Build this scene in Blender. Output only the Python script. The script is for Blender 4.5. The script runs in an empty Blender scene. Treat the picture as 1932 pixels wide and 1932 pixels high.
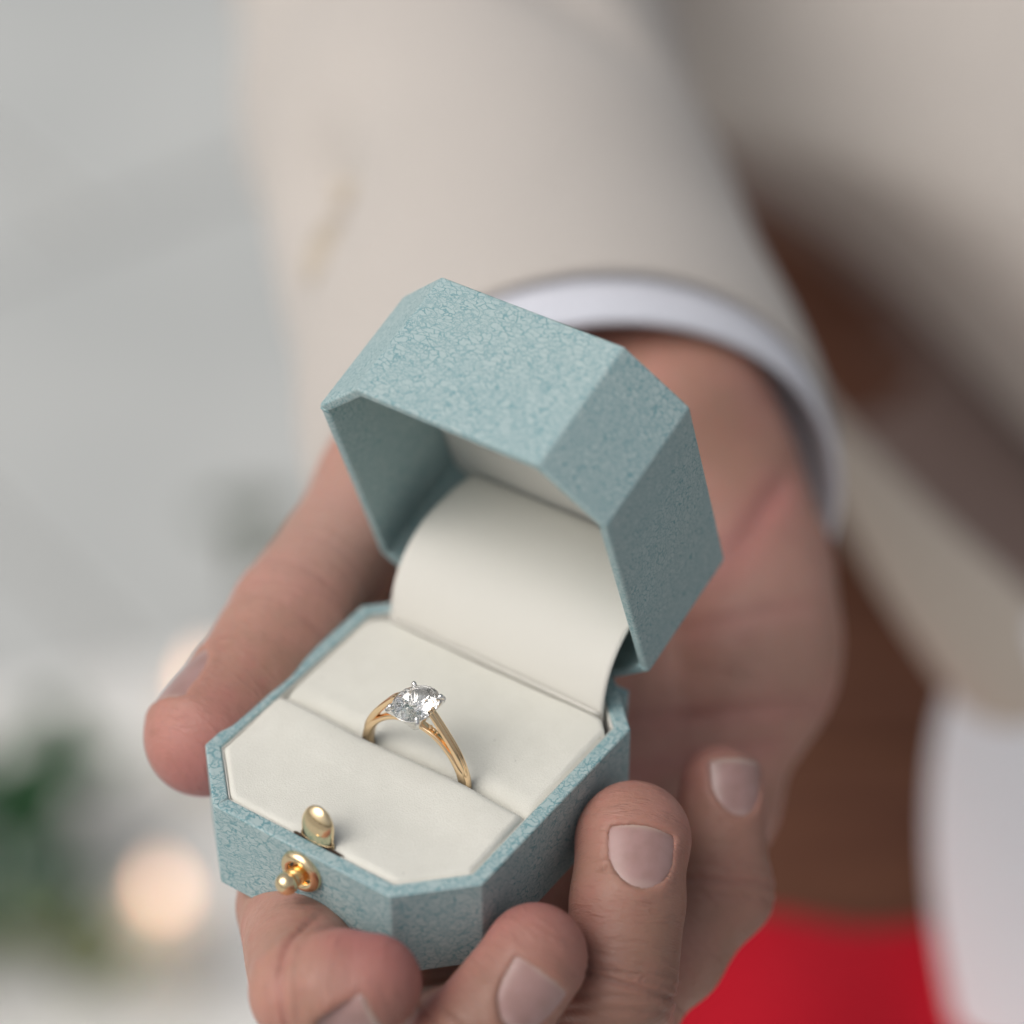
import bpy, bmesh, math, random
import numpy as np
from mathutils import Matrix, Vector, Euler
random.seed(5); rng = np.random.default_rng(5)
R_ = math.radians
SC = bpy.context.scene
COL = SC.collection
CM = 0.01

# ------------------------------------------------------------------ camera
PITCH = 38.4
FPX = 4948.77            # focal length in pixels of a 1932 pixel wide picture
BR = np.array([[0.82244455, 0.56882876, -0.00433662],
               [-0.35072048, 0.51306403, 0.78342865],
               [0.44786171, -0.64280568, 0.62146661]])      # ring box axes in the camera's frame
BT = np.array([-1.43819857, -3.44576799, -40.29012895])     # ring box rim centre in the camera's frame (cm)
CAMR = np.array(Euler((R_(90 - PITCH), 0, 0)).to_matrix())
BOXPOS = np.array([0, 0, 110.0])                            # rim of the box, cm above the floor
CAMPOS = BOXPOS - CAMR @ BT
cd = bpy.data.cameras.new('camera'); cam = bpy.data.objects.new('camera', cd); COL.objects.link(cam)
cam.matrix_world = Matrix.Translation(Vector(CAMPOS * CM)) @ Matrix(CAMR.tolist()).to_4x4()
cd.sensor_width = 36; cd.lens = FPX / 1932 * 36
cd.clip_start = 0.02; cd.clip_end = 200
cd.dof.use_dof = True; cd.dof.focus_distance = 0.393; cd.dof.aperture_fstop = 5.3
cd.dof.aperture_blades = 0
SC.camera = cam

# ------------------------------------------------------------------ light: soft overcast daylight from the upper left
SUN_EL, SUN_AZ = 50, -112        # azimuth: degrees from +Y (away from camera), negative = left
w = bpy.data.worlds.new('World'); SC.world = w; w.use_nodes = True
nt = w.node_tree; bg = nt.nodes['Background']
sky = nt.nodes.new('ShaderNodeTexSky'); sky.sky_type = 'NISHITA'; sky.sun_disc = False
sky.sun_elevation = R_(SUN_EL); sky.sun_rotation = R_(SUN_AZ)
sky.air_density = 1.6; sky.dust_density = 6; sky.ozone_density = 1.0
hs = nt.nodes.new('ShaderNodeHueSaturation'); hs.inputs['Saturation'].default_value = 0.25
nt.links.new(sky.outputs[0], hs.inputs['Color']); nt.links.new(hs.outputs[0], bg.inputs[0])
bg.inputs[1].default_value = 0.125
sd = bpy.data.lights.new('sun', 'SUN'); sun = bpy.data.objects.new('sun', sd); COL.objects.link(sun)
sd.energy = 1.1; sd.angle = R_(60); sd.color = (1, 0.95, 0.88)
sv = Vector((math.sin(R_(SUN_AZ)) * math.cos(R_(SUN_EL)), math.cos(R_(SUN_AZ)) * math.cos(R_(SUN_EL)), math.sin(R_(SUN_EL))))
sun.rotation_euler = sv.to_track_quat('Z', 'Y').to_euler()
SC.view_settings.view_transform = 'Standard'; SC.view_settings.look = 'None'
SC.view_settings.exposure = -0.36; SC.view_settings.gamma = 1
SC.cycles.use_denoising = True
SC.cycles.max_bounces = 14; SC.cycles.transmission_bounces = 12; SC.cycles.glossy_bounces = 6
SC.cycles.caustics_reflective = False; SC.cycles.caustics_refractive = False

# ------------------------------------------------------------------ frames
def camp(px, py, d):                      # a point d cm in front of the lens -> camera frame (cm)
    return np.array([(px - 966) / FPX * d, -(py - 966) / FPX * d, -d])
def W(px, py, d):                         # -> world (m)
    return (CAMR @ camp(px, py, d) + CAMPOS) * CM
def BX(px, py, d):                        # -> ring box frame (cm)
    return BR.T @ (camp(px, py, d) - BT)
def WZ(px, py, z):                        # point of the level plane z (m) seen at that place
    dv = CAMR @ np.array([(px - 966) / FPX, -(py - 966) / FPX, -1.0])
    s = (z / CM - CAMPOS[2]) / dv[2]
    return (CAMPOS + dv * s) * CM
BM = Matrix.Translation(Vector(BOXPOS * CM)) @ Matrix((CAMR @ BR).tolist()).to_4x4()

# ------------------------------------------------------------------ object helpers
def tag(o, label=None, cat=None, group=None, kind=None):
    for k, v in (('label', label), ('category', cat), ('group', group), ('kind', kind)):
        if v: o[k] = v
    return o
def empty(name, loc=(0, 0, 0), parent=None):
    o = bpy.data.objects.new(name, None); COL.objects.link(o); o.location = loc
    o.empty_display_size = 0.01
    if parent: o.parent = parent
    return o
def link(name, me, mat=None, parent=None, smooth=True):
    o = bpy.data.objects.new(name, me); COL.objects.link(o)
    if mat: me.materials.append(mat)
    if smooth and len(me.polygons): me.polygons.foreach_set('use_smooth', [True] * len(me.polygons))
    if parent: o.parent = parent
    return o
def pyd(name, v, f, mat=None, parent=None, smooth=True, off=None, scale=CM):
    v = np.asarray(v, float) * scale
    if off is not None: v = v - np.asarray(off)
    me = bpy.data.meshes.new(name); me.from_pydata(v.tolist(), [], [list(map(int, q)) for q in f]); me.update()
    return link(name, me, mat, parent, smooth)
def fixn(o):
    bm = bmesh.new(); bm.from_mesh(o.data); bmesh.ops.recalc_face_normals(bm, faces=bm.faces); bm.to_mesh(o.data); bm.free()
    return o
def bevel(o, wd, seg=3, ang=30):
    m = o.modifiers.new('b', 'BEVEL'); m.width = wd; m.segments = seg; m.limit_method = 'ANGLE'; m.angle_limit = R_(ang)
    n = o.modifiers.new('n', 'WEIGHTED_NORMAL'); n.keep_sharp = True
    return o
def subs(o, n=2):
    m = o.modifiers.new('s', 'SUBSURF'); m.levels = n; m.render_levels = n; return o
def solid(o, t, offset=0):
    m = o.modifiers.new('t', 'SOLIDIFY'); m.thickness = t; m.offset = offset; return o
def loft(rings, close_ends=True, closed=True):
    n = len(rings[0]); v = [p for r in rings for p in r]; f = []
    for i in range(len(rings) - 1):
        for j in range(n if closed else n - 1):
            k = (j + 1) % n
            f.append((i * n + j, i * n + k, (i + 1) * n + k, (i + 1) * n + j))
    if close_ends:
        f.append(tuple(range(n))[::-1]); f.append(tuple((len(rings) - 1) * n + j for j in range(n)))
    return v, f
def lathe(prof, n=32):
    return [[(r * math.cos(2 * math.pi * j / n), r * math.sin(2 * math.pi * j / n), z) for j in range(n)] for r, z in prof]
def nrm(v): v = np.asarray(v, float); return v / np.linalg.norm(v)

# ------------------------------------------------------------------ materials
class M:
    def __init__(s, name):
        s.m = bpy.data.materials.new(name); s.m.use_nodes = True; s.t = s.m.node_tree
        s.b = s.t.nodes['Principled BSDF']
    def n(s, typ, **kw):
        nd = s.t.nodes.new('ShaderNode' + typ)
        for k, v in kw.items():
            if k.startswith('i_'):
                key = k[2:]; key = int(key) if key.isdigit() else key.replace('_', ' ')
                if isinstance(v, tuple) and len(v) == 2 and hasattr(v[0], 'outputs'): s.t.links.new(v[0].outputs[v[1]], nd.inputs[key])
                elif hasattr(v, 'outputs'): s.t.links.new(v.outputs[0], nd.inputs[key])
                else: nd.inputs[key].default_value = v
            else: setattr(nd, k, v)
        return nd
    def set(s, **kw):
        for k, v in kw.items():
            key = k.replace('_', ' ')
            if hasattr(v, 'outputs'): s.t.links.new(v.outputs[0], s.b.inputs[key])
            else: s.b.inputs[key].default_value = v
        return s
    def math(s, op, a, b=None, clamp=False):
        nd = s.t.nodes.new('ShaderNodeMath'); nd.operation = op; nd.use_clamp = clamp
        for i, x in enumerate((a, b)):
            if x is None: continue
            if hasattr(x, 'outputs'): s.t.links.new(x.outputs[0], nd.inputs[i])
            else: nd.inputs[i].default_value = x
        return nd
    def mix(s, fac, a, b):
        nd = s.t.nodes.new('ShaderNodeMix'); nd.data_type = 'RGBA'
        for i, x in ((0, fac), (6, a), (7, b)):
            if hasattr(x, 'outputs'): s.t.links.new(x.outputs[2] if x.bl_idname == 'ShaderNodeMix' else x.outputs[0], nd.inputs[i])
            else: nd.inputs[i].default_value = (*x, 1) if isinstance(x, tuple) and len(x) == 3 else x
        return nd
    def col(s, nd):
        s.t.links.new(nd.outputs[2] if nd.bl_idname == 'ShaderNodeMix' else nd.outputs[0], s.b.inputs['Base Color']); return s
    def bump(s, h, dist, strength=1.0):
        nd = s.n('Bump'); nd.inputs['Distance'].default_value = dist; nd.inputs['Strength'].default_value = strength
        s.t.links.new(h.outputs[0], nd.inputs['Height']); s.t.links.new(nd.outputs[0], s.b.inputs['Normal']); return s
    def ramp(s, x, a, b, lo=0.0, hi=1.0, smooth=True):
        nd = s.t.nodes.new('ShaderNodeMapRange'); nd.interpolation_type = 'SMOOTHSTEP' if smooth else 'LINEAR'
        s.t.links.new(x.outputs[0], nd.inputs[0])
        for i, v in zip((1, 2, 3, 4), (a, b, lo, hi)): nd.inputs[i].default_value = v
        return nd

def leather(name, sc=(0.45, 0.5, 1.2), amt=0.95):
    m = M(name); tc = m.n('TexCoord'); obj = (tc, 3)
    nz = m.n('TexNoise', i_Vector=obj, i_Scale=520.0, i_Detail=1.0)
    v1 = m.n('VectorMath', operation='SUBTRACT', i_0=(nz, 1), i_1=(0.5, 0.5, 0.5))
    v2 = m.n('VectorMath', operation='SCALE', i_0=v1, i_Scale=0.0016)
    nz2 = m.n('TexNoise', i_Vector=obj, i_Scale=1700.0, i_Detail=1.0)
    v3 = m.n('VectorMath', operation='SUBTRACT', i_0=(nz2, 1), i_1=(0.5, 0.5, 0.5))
    v4 = m.n('VectorMath', operation='SCALE', i_0=v3, i_Scale=0.0005)
    ad = m.n('VectorMath', operation='ADD', i_0=obj, i_1=v2)
    ad2 = m.n('VectorMath', operation='ADD', i_0=ad, i_1=v4)
    mp = m.n('Mapping', i_Vector=ad2, i_Scale=sc)
    vo = m.n('TexVoronoi', feature='DISTANCE_TO_EDGE', i_Vector=mp, i_Scale=1150.0)
    mp2 = m.n('Mapping', i_Vector=ad2, i_Location=(3.1, 1.7, 2.2), i_Scale=sc)
    vb = m.n('TexVoronoi', feature='DISTANCE_TO_EDGE', i_Vector=mp2, i_Scale=2000.0)
    brk = m.n('TexNoise', i_Vector=obj, i_Scale=450.0, i_Detail=2.0)
    l1 = m.ramp(vo, 0.012, 0.10, 1, 0)
    l2 = m.ramp(vb, 0.01, 0.12, 1, 0)
    b1 = m.ramp(brk, 0.35, 0.55, 0.35, 1)
    b2 = m.ramp(brk, 0.42, 0.60, 1, 0)
    a1 = m.math('MULTIPLY', l1, b1)
    a2 = m.math('MULTIPLY', m.math('MULTIPLY', l2, b2), 0.8)
    vein = m.math('MAXIMUM', a1, a2)
    big = m.n('TexNoise', i_Vector=obj, i_Scale=90.0, i_Detail=3.0)
    base = m.mix(m.ramp(big, 0.35, 0.65), (0.445, 0.555, 0.56), (0.43, 0.545, 0.555))
    c = m.mix(m.math('MULTIPLY', vein, amt), base, (0.15, 0.32, 0.36))
    m.col(c).set(Roughness=m.ramp(big, .3, .7, 0.46, 0.58))
    m.bump(m.math('MULTIPLY', vein, -1.0), 0.00005, 0.6)
    m.b.inputs['Specular IOR Level'].default_value = 0.35
    return m.m

def velvet():
    m = M('cream_velvet'); tc = m.n('TexCoord')
    n1 = m.n('TexNoise', i_Vector=(tc, 3), i_Scale=260.0, i_Detail=5.0)
    n2 = m.n('TexNoise', i_Vector=(tc, 3), i_Scale=4200.0, i_Detail=3.0)
    c = m.mix(m.ramp(n1, 0.3, 0.7), (0.78, 0.765, 0.70), (0.81, 0.795, 0.73))
    c = m.mix(m.ramp(n2, 0.35, 0.65, 0, 0.30), c, (0.70, 0.68, 0.61))
    lint = m.n('TexVoronoi', feature='F1', i_Vector=(tc, 3), i_Scale=190.0, i_Randomness=1.0)
    c = m.mix(m.ramp(lint, 0.018, 0.035, 0.45, 0), c, (0.25, 0.24, 0.22))
    m.col(c).set(Roughness=0.95, Sheen_Weight=0.35, Sheen_Roughness=0.4)
    m.b.inputs['Specular IOR Level'].default_value = 0.15
    h = m.math('ADD', n2, m.math('MULTIPLY', n1, 0.25)); m.bump(h, 0.00012, 0.8)
    return m.m

def satin():
    m = M('cream_satin'); tc = m.n('TexCoord')
    mp = m.n('Mapping', i_Vector=(tc, 3), i_Rotation=(0, 0, R_(0)), i_Scale=(1, 1, 1))
    wv = m.n('TexWave', wave_type='BANDS', bands_direction='DIAGONAL', i_Vector=mp, i_Scale=1100.0, i_Distortion=0.6, i_Detail=1.0)
    n1 = m.n('TexNoise', i_Vector=(tc, 3), i_Scale=120.0, i_Detail=3.0)
    c = m.mix(m.ramp(wv, 0.2, 0.8, 0, 1), (0.72, 0.70, 0.645), (0.81, 0.79, 0.74))
    m.col(c).set(Roughness=0.68, Sheen_Weight=0.2)
    m.bump(m.math('ADD', m.math('MULTIPLY', wv, 0.4), m.math('MULTIPLY', n1, 1.5)), 0.00012, 0.5)
    return m.m

def metal(name, c, r, bumpy=0.0):
    m = M(name); tc = m.n('TexCoord')
    n1 = m.n('TexNoise', i_Vector=(tc, 3), i_Scale=900.0, i_Detail=3.0)
    m.set(Metallic=1.0, Roughness=m.ramp(n1, 0.3, 0.7, r * 0.7, r * 1.4)); m.b.inputs['Base Color'].default_value = (*c, 1)
    if bumpy: m.bump(n1, 0.00003, bumpy)
    return m.m

def skin(name):
    m = M(name); tc = m.n('TexCoord'); at = m.n('Attribute', attribute_name='flush'); al = m.n('Attribute', attribute_name='along')
    ob = (tc, 3)
    n1 = m.n('TexNoise', i_Vector=ob, i_Scale=75.0, i_Detail=4.0, i_Roughness=0.6)
    n3 = m.n('TexNoise', i_Vector=ob, i_Scale=190.0, i_Detail=4.0, i_Roughness=0.7)
    n2 = m.n('TexNoise', i_Vector=ob, i_Scale=900.0, i_Detail=4.0, i_Roughness=0.7)
    sepf = m.n('SeparateColor', i_Color=(at, 0))
    def fac(i):
        mm = m.t.nodes.new('ShaderNodeMath'); mm.operation = 'MULTIPLY'; mm.inputs[1].default_value = 1
        m.t.links.new(sepf.outputs[i], mm.inputs[0]); return mm
    c = m.mix(m.ramp(n1, 0.32, 0.68), (0.43, 0.235, 0.175), (0.51, 0.26, 0.205))
    c = m.mix(m.ramp(n3, 0.5, 0.72, 0, 0.4), c, (0.47, 0.19, 0.165))
    c = m.mix(fac(0), c, (0.51, 0.165, 0.17))
    c = m.mix(fac(1), c, (0.225, 0.125, 0.09))  # tanned finger backs, darkened to put their shade into the colour
    c = m.mix(fac(2), c, (0.52, 0.33, 0.28))
    c = m.mix(m.ramp(n2, 0.45, 0.75, 0, 0.22), c, (0.32, 0.16, 0.12))
    # transverse fine lines run round the fingers
    mp = m.n('Mapping', i_Vector=(al, 1), i_Scale=(11.0, 2.2, 2.2))
    w1 = m.n('TexNoise', i_Vector=mp, i_Scale=1.0, i_Detail=3.0, i_Roughness=0.6)
    lines = m.ramp(w1, 0.30, 0.5)
    mp2 = m.n('Mapping', i_Vector=(al, 1), i_Scale=(22.0, 9.0, 9.0))
    w2 = m.n('TexNoise', i_Vector=mp2, i_Scale=1.0, i_Detail=2.0)
    c = m.mix(m.ramp(w1, 0.28, 0.42, 0.25, 0), c, (0.30, 0.14, 0.11))
    m.col(c)
    m.set(Subsurface_Weight=0.35, Roughness=m.ramp(n3, 0.3, 0.7, 0.40, 0.56))
    m.b.inputs['Subsurface Radius'].default_value = (1.0, 0.35, 0.2); m.b.inputs['Subsurface Scale'].default_value = 0.0025
    m.b.inputs['Specular IOR Level'].default_value = 0.4
    h = m.math('ADD', m.math('MULTIPLY', lines, 0.55), m.math('MULTIPLY', w2, 0.55))
    h = m.math('ADD', h, m.math('MULTIPLY', n2, 0.5))
    m.bump(h, 0.0003, 0.65)
    return m.m

def plain(name, c, rough=0.7, var=0.12, sc=40.0, bd=0.0, sheen=0.0, spec=0.3):
    m = M(name); tc = m.n('TexCoord')
    n1 = m.n('TexNoise', i_Vector=(tc, 3), i_Scale=sc, i_Detail=5.0, i_Roughness=0.6)
    c2 = tuple(min(1, x * (1 + var)) for x in c); c1 = tuple(x * (1 - var) for x in c)
    m.col(m.mix(m.ramp(n1, 0.3, 0.7), c1, c2)).set(Roughness=rough, Sheen_Weight=sheen)
    m.b.inputs['Specular IOR Level'].default_value = spec
    if bd: m.bump(n1, bd, 0.7)
    return m.m
def cloth(name, c, sc=900.0, var=0.08, sheen=0.25, rough=0.9):
    m = M(name); tc = m.n('TexCoord')
    wx = m.n('TexWave', wave_type='BANDS', bands_direction='X', i_Vector=(tc, 3), i_Scale=sc, i_Distortion=0.5)
    wz = m.n('TexWave', wave_type='BANDS', bands_direction='Z', i_Vector=(tc, 3), i_Scale=sc, i_Distortion=0.5)
    n1 = m.n('TexNoise', i_Vector=(tc, 3), i_Scale=14.0, i_Detail=4.0)
    hh = m.math('MULTIPLY', wx, wz)
    c2 = tuple(min(1, x * (1 + var)) for x in c); c1 = tuple(x * (1 - var) for x in c)
    m.col(m.mix(m.math('MULTIPLY', m.math('ADD', hh, n1), 0.5), c1, c2)).set(Roughness=rough, Sheen_Weight=sheen)
    m.b.inputs['Specular IOR Level'].default_value = 0.15
    m.bump(hh, 0.0002, 0.5); return m.m

LEA = leather('blue_grained_leatherette'); LEAL = leather('blue_grained_leatherette_lid', (0.45, 1.05, 1.0), 0.85); VEL = velvet(); SAT = satin()
GOLD = metal('yellow_gold', (0.96, 0.71, 0.45), 0.12); BRASS = metal('polished_brass', (0.95, 0.75, 0.47), 0.16)
PLAT = metal('platinum', (0.93, 0.92, 0.91), 0.2)
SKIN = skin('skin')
DARK = plain('slit_shade_brown', (0.10, 0.065, 0.045), 0.9, sc=300)  # dark brown: shade painted for the catch gap, also covers the tray floor

# =================================================================== THE RING BOX
WX, DY, HB = 5.20, 5.863, 1.666
CX, CY = 0.952, 0.948
def octo(a, b, cx, cy, z, off=0.0):
    """chamfered rectangle, inset by off (chamfers inset too)"""
    t = math.atan2(cy, cx)
    a2, b2 = a - off, b - off
    # inset of the chamfer keeps its distance
    L = math.hypot(cx, cy)
    k = off * (cx + cy - L) / (cx + cy) * 1.0
    ex, ey = cx - off * (cx + cy - L) / cy, cy - off * (cx + cy - L) / cx
    ex, ey = max(ex, .05), max(ey, .05)
    return [(-a2, -b2 + ey, z), (-a2 + ex, -b2, z), (a2 - ex, -b2, z), (a2, -b2 + ey, z),
            (a2, b2 - ey, z), (a2 - ex, b2, z), (-a2 + ex, b2, z), (-a2, b2 - ey, z)]
box = empty('ring_box'); box.matrix_world = BM
tag(box, 'open pale blue grained octagonal ring box with cream velvet pads held in the hand', 'ring box')
TH = 0.24
rings = [octo(WX/2, DY/2, CX, CY, -HB), octo(WX/2, DY/2, CX, CY, 0), octo(WX/2, DY/2, CX, CY, 0, TH),
         octo(WX/2, DY/2, CX, CY, -1.2, TH)]
v, f = loft(rings)
base = bevel(fixn(pyd('base', v, f, LEA, box, smooth=True)), 0.035 * CM, 3)
# wrapped corner seams of the covering on the rim
def seam(p0, p1, parent, wd=0.035, h=0.012):
    p0, p1 = np.array(p0), np.array(p1); d = nrm(p1 - p0); s = np.cross(d, [0, 0, 1]) * wd
    rr = []
    for t in (0, .5, 1):
        c = p0 + (p1 - p0) * t
        rr.append([c - s - [0, 0, .02], c - s * .6 + [0, 0, h * .6], c + [0, 0, h], c + s * .3 + [0, 0, h], c + s * .35 - [0, 0, .02]])
    v, f = loft(rr); return fixn(pyd('covering_fold', v, f, LEA, parent))
o_, i_ = octo(WX/2 - .02, DY/2 - .02, CX, CY, 0), octo(WX/2, DY/2, CX, CY, 0, TH)
seam(o_[1], i_[1], base)
seam(o_[7], i_[7], base)

# cream inner tray: thin lip just inside the rim
v, f = loft([octo(WX/2, DY/2, CX, CY, -1.1, TH + .005), octo(WX/2, DY/2, CX, CY, -0.035, TH + .005), octo(WX/2, DY/2, CX, CY, -0.022, TH + .018),
             octo(WX/2, DY/2, CX, CY, -0.05, TH + .032), octo(WX/2, DY/2, CX, CY, -1.1, TH + .032)], close_ends=False)
tray = fixn(pyd('tray_lining', v, f, SAT, box))

# velvet pads (height field on the octagon, rounded edges, sides going down)
A, B_ = WX/2 - TH - .03, DY/2 - TH - .03
EX = CX - .165
def edge_dist(x, y, y0, y1):
    """distance inside the pad outline"""
    d = [A - abs(x)]
    for sx in (1, -1):
        # chamfers of front and back corners
        d.append(((A - sx * x) + (y + B_) - EX) / math.sqrt(2))
        d.append(((A - sx * x) + (1.98 - y) - 0.22) / math.sqrt(2))
    return min(d), y - y0, y1 - y
def pad(name, y0, y1, front):
    nx, ny = 150, 90
    bm = bmesh.new(); grid = {}
    ys = y0 + (y1 - y0) * (0.5 - 0.5 * np.cos(np.linspace(0, math.pi, ny)))
    for j, y in enumerate(ys):
        # half width at this y
        hw = A
        if front: hw = min(hw, A - max(0, EX - (y + B_)))
        else: hw = min(hw, A - max(0, 0.30 - (1.97 - y)) * 0.9)
        us = np.sin(np.linspace(-math.pi/2, math.pi/2, nx))
        for i, u in enumerate(us):
            x = hw * u
            e, df, db = edge_dist(x, y, y0, y1)
            def rnd(d, r):
                d = max(d, 0)
                return 0 if d >= r else -(r - math.sqrt(max(r*r - (r - d)**2, 0)))
            z = 0.0
            if front:
                z = 0.01 + rnd(e, .11) + rnd(df, .12) + rnd(db, .19)
                z += 0.085 * math.exp(-((y + 0.72) / 0.55)**2) * (1 - .6 * abs(x / A) ** 4)       # swells towards the slot
                z -= .09 * math.exp(-((x - .08) / .42)**2 - ((y - y0) / .16)**2)   # pressed in behind the catch
            else:
                z = 0.0 + rnd(e, .13) + rnd(df, .42) * 1.1 * (1 - .75 * abs(x / A) ** 5) + rnd(db, .12)
                z -= 0.05 * math.exp(-((y + .1) / .5)**2)
            z += 0.012 * math.sin(x * 1.7 + y * 2.3) + 0.006 * math.sin(x * 5.1 - y * 3.7)
            # the slot wanders slightly
            yy = y + (0.02 * math.sin(x * 2.2) if (front and db < .8) or (not front and df < .8) else 0)
            if front: yy += 0.045 * math.exp(-((x - .08) / .33)**2) * math.exp(-((y - y0) / .3)**2)
            grid[i, j] = bm.verts.new((x * CM, yy * CM, z * CM))
    for j in range(ny - 1):
        for i in range(nx - 1):
            bm.faces.new((grid[i, j], grid[i+1, j], grid[i+1, j+1], grid[i, j+1]))
    be = [e for e in bm.edges if e.is_boundary]
    r = bmesh.ops.extrude_edge_only(bm, edges=be)
    for q in r['geom']:
        if isinstance(q, bmesh.types.BMVert): q.co.z = -0.9 * CM
    bmesh.ops.recalc_face_normals(bm, faces=bm.faces)
    me = bpy.data.meshes.new(name); bm.to_mesh(me); bm.free()
    o = link(name, me, VEL, box); return o
pad('front_pad', -B_, -0.455, True)
pad('back_pad', -0.40, 1.97, False)
v, f = loft([[(x, 1.985 + .022 * math.cos(t), -.005 + .03 * math.sin(t)) for t in np.linspace(0, 2 * math.pi, 12, endpoint=False)] for x in np.linspace(-2.02, 2.02, 30)])
fixn(pyd('piping', v, f, SAT, tray))
# dark floor under the pads
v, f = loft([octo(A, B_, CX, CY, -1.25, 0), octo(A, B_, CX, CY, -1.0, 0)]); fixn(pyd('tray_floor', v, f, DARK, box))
# dark strip behind the catch, painting the shade of the gap there
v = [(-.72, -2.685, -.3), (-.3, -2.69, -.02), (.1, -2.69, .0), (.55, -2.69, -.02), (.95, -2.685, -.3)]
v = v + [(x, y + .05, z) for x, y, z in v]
pyd('catch_gap_shade', v, [(0, 1, 6, 5), (1, 2, 7, 6), (2, 3, 8, 7), (3, 4, 9, 8), (0, 1, 2, 3, 4)], DARK, box)

# ---- lid
TL = R_(70.69); HL = 2.349; HY, HZ = 3.025, -0.338; DXL = -0.151
lid = empty('lid', parent=box)
# lid frame: y measured from the hinge
ct, st = math.cos(TL), math.sin(TL)
def lid2box(x, yl, zl):
    y = yl - DY/2
    return (x + DXL, HY + y * ct + zl * st, HZ - y * st + zl * ct)
def l2b(pts): return [lid2box(*p) for p in pts]
CLX, CLY = 0.970, 0.935
outer0, outer1 = octo(WX/2, DY/2, CLX, CLY, 0), octo(WX/2, DY/2, CLX, CLY, HL)
ins0, ins1 = octo(WX/2, DY/2, CLX, CLY, 0, .17), octo(WX/2, DY/2, CLX, CLY, HL - .22, .17)
v, f = loft([l2b(outer1), l2b(outer0), l2b(ins0), l2b(ins1)])
COL.objects.unlink(lid); bpy.data.objects.remove(lid)
lid = bevel(fixn(pyd('lid', v, f, LEAL, box)), 0.045 * CM, 3)
# cream lining panel against the inside of the lid top
v, f = loft([l2b(octo(WX/2, DY/2, CLX, CLY, HL - .23, .19)), l2b(octo(WX/2, DY/2, CLX, CLY, HL - .36, .19)), l2b(octo(WX/2, DY/2, CLX, CLY, HL - .38, .26))])
bevel(fixn(pyd('lid_lining', v, f, SAT, lid)), .02 * CM, 2)
# folds of the covering in the lid's corners
def lseam(i, parent):
    a, b = np.array(octo(WX/2 - .03, DY/2 - .03, CLX, CLY, 0)[i]), np.array(octo(WX/2, DY/2, CLX, CLY, 0, .19)[i])
    d = nrm(b - a); s = np.cross(d, [0, 0, 1]) * .05; rr = []
    for t in (0, .5, 1.02):
        c = a + (b - a) * t; h = .02
        rr.append(l2b([tuple(c - s + [0, 0, .02]), tuple(c - s * .5 - [0, 0, h * .7]), tuple(c - [0, 0, h]), tuple(c + s * .3 - [0, 0, h]), tuple(c + s * .35 + [0, 0, .02])]))
    v, f = loft(rr); fixn(pyd('covering_fold', v, f, LEA, parent))
lseam(0, lid); lseam(4, lid)
# ---- hinge ribbon: satin strip curving from the back pad up into the lid
prof = [(2.04, -.5), (2.045, -.15), (2.07, .2), (2.16, .55), (2.33, .86), (2.62, 1.14), (3.0, 1.33), (3.5, 1.42), (4.05, 1.42), (4.42, 1.36)]
def cat(P, n):
    P = [np.array(p, float) for p in P]; out = []
    Q = [2*P[0]-P[1]] + P + [2*P[-1]-P[-2]]
    for i in range(1, len(Q) - 2):
        for k in range(n):
            t = k / n
            out.append(.5 * ((2*Q[i]) + (-Q[i-1]+Q[i+1])*t + (2*Q[i-1]-5*Q[i]+4*Q[i+1]-Q[i+2])*t*t + (-Q[i-1]+3*Q[i]-3*Q[i+1]+Q[i+2])*t**3))
    out.append(P[-1]); return out
pp = cat(prof, 6); rows = []
nx = 48
for k, (y, z) in enumerate(pp):
    t = k / (len(pp) - 1); hwl = 2.05 ; row = []
    for i in range(nx):
        u = -1 + 2 * i / (nx - 1)
        sag = 0.05 * (1 - u*u) * math.sin(math.pi * min(1, t * 1.2)) + .012 * math.sin(u * 5 + t * 4) * t
        row.append((u * hwl, y + sag * .6, z - sag * .8))
    rows.append(row)
v, f = loft(rows, close_ends=False, closed=False)
strip = solid(pyd('hinge_ribbon', v, f, SAT, box), .035 * CM)
# ribbon of leatherette joining base and lid at the back
v, f = loft([[(-1.9, 2.93, -1.1), (1.9, 2.93, -1.1), (1.9, 3.0, -1.1), (-1.9, 3.0, -1.1)], [(-1.9, 2.935, -.36), (1.9, 2.935, -.36), (1.9, 3.04, -.36), (-1.9, 3.04, -.36)]])
fixn(pyd('hinge_cover', v, f, LEA, box))

# ---- latch
latch = empty('latch', (0.015 * CM, -DY/2 * CM, -0.42 * CM), box); latch.scale = (1.12, 1.08, 1.12)
def place(v, M3, off=(0, 0, 0)): return [tuple(np.array(M3) @ np.array(q) + np.array(off)) for q in v]
TOF = [[1, 0, 0], [0, 0, -1], [0, 1, 0]]         # lathe axis +z -> -y
prof_ = [(.175 + .0, -.04), (.172, .03), (.18, .07), (.20, .098), (.235, .108), (.27, .10), (.30, .075), (.318, .04), (.322, .0), (.315, -.03)]
v, f = loft(lathe(prof_, 64), close_ends=False); fixn(pyd('escutcheon', place(v, TOF), f, BRASS, latch))
v, f = loft(lathe([(.20, -.02), (.150, -.015), (.147, .02), (.135, .035), (.12, .03), (.0001, .03)], 48), close_ends=False); fixn(pyd('collar', place(v, TOF), f, GOLD, latch))
sl = Matrix.Rotation(R_(-4), 3, 'Z')
v, f = loft(lathe([(.132, 0), (.132, .12), (.130, .22), (.133, .235), (.148, .245), (.156, .27), (.158, .31), (.150, .36), (.132, .40), (.10, .434), (.055, .455), (.0001, .462)], 48), close_ends=False)
fixn(pyd('push_button', place(v, np.array(sl) @ np.array(TOF)), f, BRASS, latch))

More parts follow.
